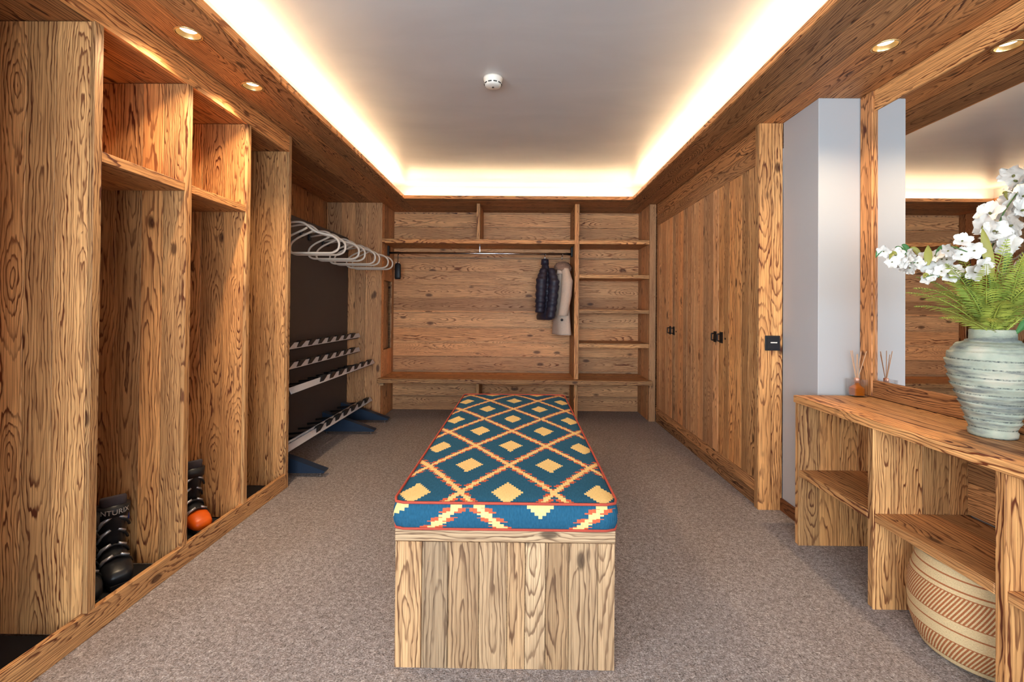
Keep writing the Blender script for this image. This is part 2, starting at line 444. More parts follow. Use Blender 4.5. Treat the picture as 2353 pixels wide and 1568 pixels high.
def text_mesh(txt, size, depth):
    cu = bpy.data.curves.new('lettering', 'FONT'); cu.body = txt; cu.size = size; cu.extrude = depth; cu.align_x = 'CENTER'; cu.align_y = 'CENTER'
    o = bpy.data.objects.new('tmp', cu); COL.objects.link(o)
    dg = bpy.context.evaluated_depsgraph_get(); me = bpy.data.meshes.new_from_object(o.evaluated_get(dg))
    bpy.data.objects.remove(o); return me
def ski_boot(loc, rz, label, toe_mat, group, lettering=None, blue=False):
    t = thing('ski_boot', label, 'ski boot', loc, group); t.rotation_euler = (0, 0, rz)
    V, Fc = loft([ring(-.125, .065, .030, .045), ring(-.118, .07, .042, .055), ring(-.07, .075, .046, .062), ring(0, .08, .047, .068),
                  ring(.06, .062, .051, .050), ring(.11, .050, .052, .036), ring(.145, .043, .044, .027), ring(.160, .038, .028, .018)])
    add('lower_shell', V, Fc, SHELL, t, smooth=True)
    V, Fc = loft([ring(.07, .060, .0535, .0495), ring(.11, .051, .0545, .0385), ring(.148, .044, .047, .0295), ring(.166, .038, .030, .020)])
    add('toe_box', V, Fc, toe_mat, t, smooth=True)
    # cuff leaning forward
    V, Fc = loft([hring(-.055, 0, .10, .072, .050), hring(-.048, 0, .15, .070, .052), hring(-.032, 0, .21, .066, .053), hring(-.012, 0, .27, .064, .055), hring(-.005, 0, .30, .062, .056, slope=.25)])
    add('cuff', V, Fc, SHELL, t, smooth=True)
    V, Fc = loft([hring(-.004, 0, .285, .052, .045, slope=.25), hring(.004, 0, .335, .054, .046, slope=.3), hring(.006, 0, .345, .048, .040, slope=.3)])
    add('liner', V, Fc, LINER, t, smooth=True)
    V, Fc = loft([hring(-.012, 0, .265, .068, .059), hring(-.005, 0, .305, .066, .060, slope=.1)])
    st = add('power_strap', V, Fc, BLACKM, t, smooth=True)
    V, Fc = loft([ring(-.128, .012, .030, .012, sq=5), ring(-.10, .012, .037, .012, sq=5), ring(-.02, .012, .036, .012, sq=5), ring(.08, .012, .040, .012, sq=5), ring(.15, .012, .037, .012, sq=5), ring(.172, .012, .030, .011, sq=5)])
    add('sole', V, Fc, RUBBER, t)
    # buckles: lever + strap bar across front, both slightly to the outer side
    for (x, z, ry, tl) in ((.085, .098, .054, .25), (.035, .128, .052, .5), (.022, .185, .050, 1.2), (.038, .245, .052, 1.3)):
        pts = [(x - .02, -ry - .002, z - .035), (x, -ry * .8, z - .004), (x + .004, 0, z + .018), (x, ry * .8, z - .004), (x - .02, ry + .002, z - .035)]
        V, Fc = tube(fillet(pts, .02), .0055, 6); bk = add('buckle_strap', V, Fc, BLACKM, t, smooth=True)
        V, Fc = tube([(x - .014, -ry - .004, z - .032), (x + .004, -ry * .78, z + .004), (x + .009, -.012, z + .022)], [.006, .0075, .006], 6)
        add('buckle', V, Fc, GREYP, t, smooth=True)
        V, Fc = tube([(x + .006, .014, z + .019), (x - .002, ry * .8, z + .002)], .0055, 6); add('buckle', V, Fc, GREYP, t, smooth=True)
    if blue:
        o = link('badge', boxmesh('badge', .03, .008, .04, .003), BLUEP, t, (-.02, .054, .24))
    if lettering:
        me = text_mesh(lettering, .030, .0008)
        # bend the flat lettering round the strap front
        for v in me.vertices:
            a = v.co.x / .062; rr = .0635 + v.co.z
            v.co = Vector((-.006 + math.cos(a) * (rr + .006), math.sin(a) * rr * .96, .288 + v.co.y))
        link('lettering', me, LETTER, st)
    return t
ski_boot((-1.788, 2.02, .02), R(-40), 'black ski boot with silver buckles and pale lettering round its strap', SHELL, 'pair of black ski boots', 'NTURIX', True)
ski_boot((-1.802, 1.885, .02), R(-38), 'black ski boot half hidden behind the first wardrobe divider', SHELL, 'pair of black ski boots')
ski_boot((-1.775, 2.485, .02), R(-35), 'black ski boot with a bright orange toe in the wardrobe', ORANGE, None)

# ================================================================ boot drying rack
RK = thing('boot_drying_rack', 'black boot drying rack with toothed aluminium rails on blue feet', 'boot rack', (-1.8, 4.0, 0))
box('back_plate', -1.90, -1.87, 3.12, 4.955, .06, 1.95, DARKPANEL, RK, .004)
def rail(x, z, y0, y1, plain_end, tilt):
    o = link('rail', boxmesh('rail', .006, y1 - y0, .046, .001), ALU, RK, Vector((x, (y0 + y1) / 2, z)) - RK.location); o.rotation_euler = (0, R(-tilt), 0)
    b = box('rail_bar', x - .028, x - .010, y0, y1, z - .034, z - .016, BLACKM, RK, .003)
    # black teeth lying diagonally over the rail
    L = .185; n = int((y1 - y0 - plain_end) / L)
    me = None
    for k in range(n):
        y = y0 + plain_end + k * L
        if me is None:
            v = [(0, 0, -.026), (0, .07, -.026), (0, .178, .030), (0, .092, .030)]
            V = [(p[0] + .004, p[1], p[2]) for p in v] + [(p[0] - .03, p[1], p[2]) for p in v]
            Fc = [(0, 1, 2, 3), (7, 6, 5, 4), (0, 4, 5, 1), (1, 5, 6, 2), (2, 6, 7, 3), (3, 7, 4, 0)]
            me = bpy.data.meshes.new('tooth'); me.from_pydata(V, [], Fc); me.update(); me.materials.append(BLACKM)
        o = link('tooth', me, None, RK, Vector((x + .004, y, z)) - RK.location)
rail(-1.73, .905, 3.14, 4.93, .0, 18)
rail(-1.73, .755, 3.14, 4.93, .0, 18)
rail(-1.575, .625, 3.14, 4.93, .42, 25)
rail(-1.60, .225, 3.14, 4.93, .42, 35)
for z, x in ((.905, -1.75), (.755, -1.75), (.625, -1.60), (.225, -1.62)):
    for k in range(11 if x > -1.7 else 5):
        y = 3.22 + k * (.165 if x > -1.7 else .40)
        V, Fc = tube([(-1.872, y, z - .05), (x - .03, y, z - .025), (x, y, z - .02)], .009, 6)
        add('peg', [Vector(v) - RK.location for v in V], Fc, BLACKM, RK, smooth=True)
for x in (-1.66, -1.70):
    V, Fc = tube([(x, 3.15, .205), (x, 4.92, .205)], .011, 6); add('tray_rod', [Vector(v) - RK.location for v in V], Fc, ALU, RK, smooth=True)
V, Fc = tube([(-1.66, 3.15, .60), (-1.66, 4.92, .60)], .011, 6); add('tray_rod', [Vector(v) - RK.location for v in V], Fc, BLACKM, RK, smooth=True)
for y in (3.28, 4.38, 4.83):
    v = [(-1.90, .03), (-1.385, .03), (-1.375, .045), (-1.60, .125), (-1.87, .21)]
    V = [(a, -.035, b) for a, b in v] + [(a, .035, b) for a, b in v]
    n = len(v); Fc = [tuple(range(n)), tuple(reversed(range(n, 2 * n)))] + [(i, i + n, (i + 1) % n + n, (i + 1) % n) for i in range(n)]
    f_ = add('foot', [Vector((a + 1.8, b, c)) for a, b, c in V], Fc, STEELBLUE, RK, (0, y - 4.0, 0))
    for x in (-1.42, -1.84):
        V, Fc = lathe([(.014, 0), (.014, .012), (.008, .014), (.008, .034)], 12); add('levelling_foot', V, Fc, CHROME, f_, (x + 1.8, 0, 0))

# drying hangers: bent tube held by the plate
hp = [(-1.868, 1.815), (-1.72, 1.842), (-1.642, 1.840), (-1.556, 1.768), (-1.41, 1.735), (-1.365, 1.69), (-1.375, 1.63), (-1.42, 1.608),
      (-1.76, 1.608), (-1.80, 1.63), (-1.80, 1.69), (-1.75, 1.735), (-1.64, 1.785), (-1.615, 1.80)]
rd = [0, .03, .05, .04, .05, .03, .03, .03, .03, .03, .03, .05, .02, 0]
hc_ = Vector((-1.6, 0, 1.7))
V, Fc = tube([Vector((a, 0, b)) - hc_ for a, b in fillet([(a, 0, b) for a, b in hp], rd) and [(p.x, p.z) for p in fillet([(a, 0, b) for a, b in hp], rd)]], .0085, 8)
hme = bpy.data.meshes.new('hanger_tube'); hme.from_pydata([tuple(v) for v in V], [], Fc); hme.update(); hme.materials.append(HANGERM)
hme.polygons.foreach_set('use_smooth', [True] * len(hme.polygons))
mme = boxmesh('mount', .02, .04, .06, .004); mme.materials.append(BLACKM)
ordn = ['nearest', 'second', 'third', 'fourth', 'fifth', 'sixth', 'seventh', 'farthest']
for i, y in enumerate([3.45, 3.565, 3.87, 4.02, 4.30, 4.42, 4.72, 4.88]):
    t = thing('drying_hanger', 'beige tubular drying hanger on the black plate, %s from the camera' % ordn[i], 'hanger', (-1.6, y, 1.7), 'drying hangers above the boot rack')
    t.rotation_euler = (0, 0, R(random.uniform(-2, 2)))
    link('tube', hme, None, t); link('mount', mme, None, t, (-.262, 0, .115))

# ================================================================ shelving wall at the back
S_ = thing('shelving_unit', 'built-in larch shelving with seat board and clothes rail on the far wall', 'shelving', (0, 5.2, 0))
bk = box('back_panel', -1.556, 1.40, YBK + .008, YBK + .02, 0, ZS - .02, WOODF['x'], S_, 0)
boards(bk, 'z', (0, 2.32), ('y', YBK, YBK + .008), ('x', -1.516, 1.385), WOODF, 'x', .13, .19)
# left end: wide board wall facing the room
ep = box('end_panel', -2.115, -1.522, YP + .012, YP + .03, 0, ZS - .001, WOODF['z'], S_, 0)
boards(ep, 'x', (-2.115, -1.516), ('y', YP, YP + .012), ('z', 0, ZS - .001), WOODF, 'z', .11, .18)
# left cheek with a slot recessed into it
ck = box('cheek', -1.60, -1.59, YP + .031, YBK - .001, .6, 1.62, WOODF['z'], S_, .001)
for a in ((4.985, 5.07, 0, ZS - .002), (5.38, YBK, 0, ZS - .002), (5.07, 5.225, 1.505, ZS - .002), (5.225, 5.38, 1.505, ZS - .002), (5.07, 5.225, 0, .735), (5.225, 5.38, 0, .735)):
    box('plank', -1.53, -1.516, a[0] + .001, a[1] - .001, a[2], a[3], WOODF['z'], ck, .001)
box('niche_board', -1.566, -1.556, 5.072, 5.378, .735, 1.505, WOODG['z'], ck, .001)
# right stile and cheek
box('stile', 1.378, XR - .003, YP, YP + .03, 0, ZS - .001, WOODF['z'], S_, .0015)
rc = box('cheek', 1.378, 1.392, YP + .031, YBK - .001, 0, ZS - .001, WOODF['z'], S_, .001)
# shelves and uprights
md0, md1 = .572, .622
box('upright', md0, md1, YP, YBK - .001, .446, ZS - .002, WOOD['z'], S_, .002)
box('upright', -.492, -.454, YP, YBK - .001, 1.952, ZS - .002, WOOD['z'], S_, .002)
box('shelf', -1.515, md0 - .001, YP, YBK - .001, 1.905, 1.951, WOOD['x'], S_, .002)
for z0, z1 in ((1.908, 1.955), (1.537, 1.575), (1.157, 1.199), (.787, .834)):
    box('shelf', md1 + .001, 1.377, YP + .006, YBK - .001, z0, z1, WOOD['x'], S_, .002)
sb = box('seat_board', -1.515, 1.377, YP + .002, YBK - .001, .398, .445, WOOD['x'], S_, .002)
box('seat_front', -1.530, 1.395, 4.90, YP, .398, .445, WOOD['x'], sb, .003)
box('bracket', -1.512, -1.47, 4.93, 4.978, .365, .397, WOODG['x'], S_, .004)
box('support', -.492, -.456, YP + .06, YBK - .001, 0, .397, WOOD['z'], S_, .002)
box('support', md0 + .004, md1 - .004, YP + .04, YBK - .001, 0, .397, WOOD['z'], S_, .002)
# hanging rail
V, Fc = tube([(-1.50, 5.2, 1.822), (.571, 5.2, 1.822)], .0125, 10)
rl = add('clothes_rail', [Vector(v) - S_.location for v in V], Fc, CHROME, S_, smooth=True)
for x in (-1.505, .562): box('rail_socket', x - .008, x + .008, 5.175, 5.225, 1.79, 1.90, BLACKM, rl, .003)
box('rail_hanger', -.478, -.468, 5.19, 5.21, 1.835, 1.904, CHROME, rl, .001)
# black brush hanging at the left end of the rail
t = thing('hanging_brush', 'small black clothes brush hanging at the left end of the rail', 'brush', (-1.40, 5.2, 1.65))
V, Fc = loft([hring(0, 0, -.125, .030, .018), hring(0, 0, -.10, .036, .022), hring(0, 0, .04, .034, .022), hring(0, 0, .055, .02, .014)]); add('body', V, Fc, BLACKM, t, smooth=True)
for x in (-.016, .016):
    V, Fc = lathe([(.010, 0), (.012, .008), (.010, .016)], 12); add('rivet', V, Fc, CHROME, t, (x, -.016, .052))
V, Fc = tube(fillet([(0, 0, .05), (0, 0, .14), (0, .02, .19), (0, .028, .172), (0, .026, .155)], .012), .004, 6); add('hook', V, Fc, BLACKM, t, smooth=True)

# ================================================================ jackets
NAVY = plain('navy_nylon', srgb(44, 37, 50), .5, nscale=25, namp=.2, bump=.3)
BEIGE = plain('beige_wool', srgb(206, 180, 160), .9, nscale=60, namp=.12, bump=.3)
FUR = plain('brown_fur', srgb(150, 118, 100), .95, nscale=90, namp=.4, bump=1)
LININGM = plain('dark_lining', srgb(46, 40, 40), .8)
def jacket_loop(z, w, d, n=28, ox=0, oy=0, fold=0, ph=0):
    out = []
    for k in range(n):
        a = 2 * math.pi * k / n
        r = 1 + fold * math.sin(5 * a + ph + z * 3)
        out.append((ox + d * math.cos(a) * r, oy + w * math.sin(a) * r, z))
    return out
def sleeve(pts, rs, n=14, puff=0, m=34):
    P = [Vector(p) for p in pts]; S2 = []; 
    for i in range(m):
        u = i / (m - 1) * (len(P) - 1); k = min(int(u), len(P) - 2); f2 = u - k
        p = P[k].lerp(P[k + 1], f2); r = rs[k] * (1 - f2) + rs[k + 1] * f2
        r *= 1 + puff * abs(math.sin(i * math.pi / 4.2)) - puff * .5
        S2.append([(p.x + r * math.cos(2 * math.pi * q / n), p.y + r * 1.15 * math.sin(2 * math.pi * q / n), p.z) for q in range(n)])
    return loft(S2)
def hook(t, ztop, zb):
    V, Fc = tube(fillet([(0, 0, zb), (0, 0, ztop - .03), (0, -.03, ztop - .01), (0, -.014, ztop + .006), (0, .016, ztop + .004), (0, .02, ztop - .018)], .014), .0035, 6)
    add('hanger_hook', V, Fc, CHROME, t, smooth=True)
# puffer jacket
t = thing('puffer_jacket', 'dark navy quilted puffer jacket hanging on the rail', 'jacket', (.262, 5.2, 1.1)); t.rotation_euler = (0, 0, R(14))
S2 = []
for i in range(56):
    u = i / 55; z = -.02 + u * .64
    wv = .17 - .05 * u if u < .6 else .14 * (1 - ((u - .6) / .4) ** 1.5 * .72)
    dv = .078 - .015 * u if u < .6 else .069 * (1 - ((u - .6) / .4) ** 1.3 * .6)
    pf = 1 + .13 * abs(math.sin(u * math.pi * 9)) ** .6 - .06
    S2.append(jacket_loop(z, wv * pf, dv * pf, ox=.005 * math.sin(u * 9)))
V, Fc = loft(S2); add('body', V, Fc, NAVY, t, smooth=True)
V, Fc = sleeve([(-.05, -.12, .55), (-.085, -.155, .42), (-.095, -.15, .2), (-.10, -.14, .06)], [.035, .056, .052, .044], puff=.22); add('sleeve', V, Fc, NAVY, t, smooth=True)
V, Fc = sleeve([(.03, -.14, .55), (.05, -.18, .40), (.03, -.185, .18), (.01, -.175, .0)], [.03, .055, .052, .046], puff=.22); add('sleeve', V, Fc, NAVY, t, smooth=True)
V, Fc = loft([jacket_loop(.60, .05, .045), jacket_loop(.66, .045, .04), jacket_loop(.665, .03, .026)]); add('collar', V, Fc, NAVY, t, smooth=True)
hook(t, .722, .64)
# beige coat with fur hood
t = thing('wool_coat', 'long beige coat with brown fur hood and dark buttons hanging on the rail', 'coat', (.455, 5.2, .93)); t.rotation_euler = (0, 0, R(12))
S2 = []
for i in range(40):
    u = i / 39; z = 0 + u * .76
    wv = (.21 - .07 * min(1, u / .6)) if u < .66 else .14 * (1 - ((u - .66) / .34) ** 1.5 * .7)
    dv = (.092 - .022 * min(1, u / .7)) if u < .8 else .075 * (1 - ((u - .8) / .2) ** 1.5 * .5)
    S2.append(jacket_loop(z - .03 * (1 - u) * .4, wv, dv, fold=.05 * (1 - u), ph=.6))
V, Fc = loft(S2); add('body', V, Fc, BEIGE, t, smooth=True)
V, Fc = sleeve([(.0, -.12, .72), (.01, -.16, .58), (-.005, -.175, .42), (-.04, -.175, .20)], [.04, .062, .060, .052]); add('sleeve', V, Fc, BEIGE, t, smooth=True)
V, Fc = sleeve([(-.035, .10, .70), (-.06, .13, .55), (-.06, .14, .25)], [.035, .055, .045]); add('sleeve', V, Fc, BEIGE, t, smooth=True)
fv = []
for j in range(15):
    th = math.pi * j / 14
    fv.append([((.088 * math.sin(th) + .004) * math.cos(2 * math.pi * k / 24) * (1 + .10 * math.sin(k * 7 + j * 3)), (.13 * math.sin(th) + .004) * math.sin(2 * math.pi * k / 24) * (1 + .10 * math.sin(k * 5 + j * 2)) - .03, (.745 - .062 * math.cos(th)) - .55 * abs((.10 * math.sin(th)) * math.sin(2 * math.pi * k / 24))) for k in range(24)])
V, Fc = loft(fv); add('fur_hood', V, Fc, FUR, t, smooth=True)
V, Fc = loft([jacket_loop(.66, .055, .05, oy=-.09, ox=-.04), jacket_loop(.72, .04, .035, oy=-.08, ox=-.04)]); add('collar', V, Fc, BEIGE, t, smooth=True)
for (x, y, z) in ((-.085, -.135, .52), (-.06, -.205, .155)):
    V, Fc = lathe([(.014, 0), (.014, .005), (.008, .008)], 14)
    o = add('button', V, Fc, LININGM, t, (x, y, z), smooth=True); o.rotation_euler = (R(90), 0, R(-25))
hook(t, .892, .83)

# ================================================================ closet on the right
C_ = thing('built_in_closet', 'built-in larch closet with four plank doors on the right wall', 'closet', (1.7, 3.9, 0))
hd = box('header', XR + .012, XR + .03, 2.853, YP - .001, 2.10, ZS - .001, WOODD['y'], C_, .001)
boards(hd, 'z', (2.105, ZS - .002), ('x', XR + .006, XR + .012), ('y', 2.853, YP - .002), WOODD, 'y', .09, .14)
ph_ = box('plinth', XR + .012, XR + .03, 2.853, YP - .001, 0, .163, WOODD['y'], C_, .001)
boards(ph_, 'z', (0, .163), ('x', XR + .002, XR + .012), ('y', 2.853, YP - .002), WOODD, 'y', .07, .09)
dcut = [2.856, 3.394, 3.932, 4.43, 4.93]
for i in range(4):
    y0, y1 = dcut[i] + .0025, dcut[i + 1] - .0025
    d = box('door', XR + .006, XR + .024, y0, y1, .166, 2.098, WOODF['z'], C_, .001)
    boards(d, 'y', (y0, y1), ('x', XR - .004, XR + .006), ('z', .166, 2.098), WOOD if i == 0 else WOODF, 'z', .08, .14, proud=.002)
    yc = y1 - .05 if i in (0, 2) else y0 + .05
    pt = box('handle_plate', XR - .009, XR - .0055, yc - .026, yc + .026, .965, 1.045, IRON, d, .001)
    if i in (0, 2):
        V, Fc = lathe([(.007, 0), (.007, .003), (.003, .0035)], 12)
        o = add('keyhole', V, Fc, IRON, d, Vector((XR - .006, y1 - .115, 1.0)) - base(d)); o.rotation_euler = (0, R(-90), 0)
    V, Fc = tube(fillet([(XR - .009, yc, 1.03), (XR - .034, yc, 1.03), (XR - .034, yc, .98), (XR - .009, yc, .98)], .006), .005, 6)
    add('pull', [Vector(v) - base(d) for v in V], Fc, IRON, d, smooth=True)
po = box('post', 1.436, XW - .001, 2.812, 2.852, 0, ZS - .001, WOOD['z'], C_, .002)
boards(po, 'x', (1.436, XW - .001), ('y', 2.802, 2.812), ('z', 0, ZS - .001), WOOD, 'z', cuts=[1.436, 1.512, XW - .001])
# switch
t = thing('light_switch', 'square black light switch on the closet post', 'light switch', (1.516, 2.80, 1.006))
box('plate', 1.471, 1.561, 2.792, 2.8005, .961, 1.051, BLACKM, t, .003)
box('rocker', 1.480, 1.552, 2.788, 2.792, .970, 1.042, RUBBER, t, .002)
box('mark', 1.500, 1.540, 2.7868, 2.788, 1.006, 1.013, CREAM, t, .0005)

# ================================================================ mirror
M_ = thing('wall_mirror', 'large wall mirror with a rough larch frame above the console', 'mirror', (XM, 1.4, .77))
box('glass', XM - .008, XM, .30, 2.376, .85, 2.231, MIRROR, M_, 0)
box('stile', XM - .024, XM + .006, 2.376, 2.462, .766, ZS - .002, WOODD['z'], M_, .004)
box('bottom_rail', XM - .02, XM + .006, .25, 2.376, .766, .85, WOODD['y'], M_, .002)
box('top_rail', XM - .014, XM + .006, .25, 2.376, 2.231, ZS - .002, WOOD['y'], M_, .002)

# ================================================================ console
K_ = thing('console_table', 'open larch console table with shelves under the mirror', 'console table', (1.62, 1.5, 0))
XC = 1.425
box('top', XC - .004, XM - .001, .32, 2.42, .727, .763, WOOD['y'], K_, .002)
tb = [2.383, 1.880, 1.370, .86, .35]
for i, y in enumerate(tb):
    core = box('upright', XC + .006, XM - .002, y + .006, y + .036, 0, .726, WOOD['z'], K_, .001)
    boards(core, 'x', (XC, XM - .002), ('y', y, y + .006), ('z', 0, .726), WOOD, 'z', .09, .15)
    if i < 4:
        box('shelf', XC + .004, XM - .02, tb[i + 1] + .037, y - .001, .352, .386, WOOD['y'], K_, .002)
        bb = box('back_panel', XM - .006, XM - .002, tb[i + 1] + .037, y - .001, .387, .726, WOODD['y'], K_, 0)
        boards(bb, 'z', (.388, .725), ('x', XM - .016, XM - .006), ('y', tb[i + 1] + .038, y - .002), WOODD, 'y', .1, .13)

# ================================================================ basket
g = G('woven_basket'); o = g.sep(g.coord()); z = o[2]
ang = g.math('ARCTAN2', o[1], o[0])
band = lambda a, b: g.math('MULTIPLY', g.math('GREATER_THAN', z, a), g.math('LESS_THAN', z, b))
diag = g.math('GREATER_THAN', g.math('FRACT', g.math('ADD', g.math('MULTIPLY', ang, 116 / (2 * math.pi)), g.math('MULTIPLY', z, -52))), .46)
stripe = g.math('MULTIPLY', diag, g.math('ADD', band(.03, .10), band(.175, .255)))
for a in (.137, .270, .304): stripe = g.math('ADD', stripe, band(a, a + .005))
for a in (.100, .172, .028, .255): stripe = g.math('ADD', stripe, band(a, a + .003))
weave = g.noise(g.vec(g.math('MULTIPLY', ang, 30), g.math('MULTIPLY', z, 160), 0), 1.6, 2, .6)
cb = g.mix(weave, srgb(176, 140, 98), srgb(226, 196, 148))
cs = g.mix(weave, srgb(136, 74, 40), srgb(176, 104, 62))
g.set(g.mix(g.math('MINIMUM', stripe, 1), cb, cs), .8, spec=.2); g.bump(weave, .5, .004); BASKET = g.m
pr = [(.14, 0), (.165, .012), (.185, .05), (.197, .10), (.203, .15), (.200, .21), (.192, .26), (.180, .31), (.172, .335), (.168, .338), (.164, .332), (.172, .30), (.19, .20), (.192, .12), (.17, .03), (.02, .02)]
prd = []
for (a, b), (c2, d2) in zip(pr[:-1], pr[1:]):
    for k in range(6): prd.append((a + (c2 - a) * k / 6, b + (d2 - b) * k / 6))
prd.append(pr[-1])
V, Fc = lathe(prd, 72, lambda r, z, a: (r + .0016 * math.sin(z * 700), z))
bs_ = add('woven_basket', V, Fc, BASKET, None, (1.625, 1.645, 0), smooth=True)
tag(bs_, 'round woven basket with rust diagonal stripes under the console', 'basket')

# ================================================================ vase
g = G('patina_ceramic'); c = g.coord(); o = g.sep(c)
n1 = g.noise(g.vmath('MULTIPLY', c, (6, 6, 46)), 1, 4, .6); n2 = g.noise(c, 9, 3, .5); n3 = g.noise(c, 120, 2, .6)
cc = g.mix(g.ramp(n2, [(.35, 0), (.65, 1)]), srgb(142, 144, 126), srgb(168, 172, 148))
cc = g.mix(g.math('MULTIPLY', g.math('SUBTRACT', n2, .5, clamp=True), 3.5, clamp=True), cc, srgb(196, 178, 156))
cc = g.mix(g.ramp(n1, [(.50, 0), (.62, .9)]), cc, srgb(88, 92, 90))
cc = g.mix(g.math('MULTIPLY', n3, .3), cc, srgb(196, 192, 178))
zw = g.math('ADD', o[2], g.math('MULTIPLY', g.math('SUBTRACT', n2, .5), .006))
groove_shade = g.math('LESS_THAN', g.math('FRACT', g.math('DIVIDE', g.math('SUBTRACT', zw, .03), .030)), .16)  # shade at the groove bottoms between ribs, painted in as dark bands
groove_shade = g.math('MULTIPLY', groove_shade, g.math('MULTIPLY', g.math('LESS_THAN', o[2], .30), g.math('MULTIPLY', g.math('SUBTRACT', n3, .32, clamp=True), 3.0, clamp=True)))
cc = g.mix(groove_shade, cc, srgb(80, 82, 78))
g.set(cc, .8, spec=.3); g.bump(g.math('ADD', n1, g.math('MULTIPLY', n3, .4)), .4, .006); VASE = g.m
prof = [(.058, 0), (.064, .004), (.066, .02), (.062, .024)]
env = [(.064, .03), (.074, .07), (.090, .12), (.107, .17), (.119, .215), (.124, .255), (.122, .285), (.112, .31), (.09, .328), (.066, .339)]
for i in range(90):
    zz = .03 + (.339 - .03) * i / 89
    for (r0, z0), (r1, z1) in zip(env[:-1], env[1:]):
        if z0 <= zz <= z1: rr = r0 + (r1 - r0) * (zz - z0) / (z1 - z0); break
    s = (zz - .03) / .030; fr_ = s - math.floor(s)
    prof.append((rr + .0075 * (fr_ ** 1.8) - .002, zz))
prof += [(.062, .343), (.0615, .376), (.060, .378), (.055, .377), (.055, .33), (.02, .325)]
rnd_ = [random.uniform(-1, 1) for _ in range(64)]
V, Fc = lathe(prof, 64, lambda r, z, a: (r + .0009 * math.sin(a * 9 + z * 90) * (1 if .03 < z < .34 else 0), z + .003 * math.sin(a * 2 + z * 20) * (1 if .05 < z < .32 else 0)))
VX, VY, VZ = 1.675, 1.655, .763
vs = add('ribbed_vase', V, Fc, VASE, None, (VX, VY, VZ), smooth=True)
tag(vs, 'pale green ribbed ceramic vase standing on the console', 'vase')

# ================================================================ flowers and ferns
g = G('fern_green'); rr = g.n('ShaderNodeObjectInfo').outputs['Random']; nz = g.noise(g.coord(), 22, 2, .5)
cc = g.mix(nz, srgb(104, 128, 40), srgb(206, 198, 86)); cc = g.mix(g.math('MULTIPLY', rr, .6), cc, srgb(112, 140, 62))
g.set(cc, .55); g.b.inputs['Subsurface Weight'].default_value = 0; FERN = g.m
LEAF = plain('deep_green_leaf', srgb(66, 112, 56), .45, nscale=14, namp=.3)
LEAF2 = plain('olive_leaf', srgb(150, 142, 66), .5, nscale=14, namp=.25)
STEM = plain('green_stem', srgb(84, 112, 60), .55)
g = G('white_petal'); nz = g.noise(g.coord(), 60, 2, .5); g.set(g.mix(nz, srgb(204, 192, 178), srgb(226, 218, 208)), .6); PETAL = g.m
STAMEN = plain('dark_stamen', srgb(96, 92, 44), .7)
A_ = thing('flower_arrangement', 'white blossom stems and green fern fronds arranged in the vase', 'flowers', (VX, VY, VZ + .33))
AO = Vector(A_.location)
def bez(p0, p1, p2, n):
    return [p0 * (1 - t) ** 2 + p1 * 2 * t * (1 - t) + p2 * t * t for t in (i / n for i in range(n + 1))]
def frond(p0, p1, p2, wid, mat=FERN):
    n = 34; P = bez(Vector(p0), Vector(p1), Vector(p2), n); V, Fc = [], []
    tv, tf = tube(P, [.0022 * (1 - i / (n + 4)) + .0005 for i in range(n + 1)], 5)
    V += tv; Fc += tf
    for i in range(4, n):
        u = i / n; T = (P[min(i + 1, n)] - P[i - 1]).normalized()
        side = T.cross(Vector((0, 0, 1))); side = side.normalized() if side.length > .1 else Vector((1, 0, 0))
        upv = side.cross(T).normalized()
        L = wid * (math.sin(min(1, (u + .04) * 1.5) * math.pi / 2)) * (1 - u ** 2.2) + .006
        for s in (-1, 1):
            d = (side * s + T * .55 + upv * random.uniform(-.18, .12)).normalized()
            nn = d.cross(T).normalized() * .0; wv = T * (.0026 + .0012 * (1 - u))
            b = len(V); p = P[i]
            droop = Vector((0, 0, -.16 * L))
            V += [p, p + d * L * .35 + wv + upv * .002, p + d * L * .35 - wv + upv * .002, p + d * L * .75 + wv * .7 + droop * .4, p + d * L * .75 - wv * .7 + droop * .4, p + d * L + droop]
            Fc += [(b, b + 1, b + 2), (b + 1, b + 3, b + 4, b + 2), (b + 3, b + 5, b + 4)]
    return add('fern_frond', [v - AO for v in V], Fc, mat, A_)
m0 = Vector((VX, VY, VZ + .37))
def fr(tip, lift, wid=.055):
    tip = Vector(tip); st = m0 + Vector((random.uniform(-.03, .03), random.uniform(-.03, .03), -.03))
    mid = st.lerp(tip, .45) + Vector((0, 0, lift)); frond(st, mid, tip, wid)
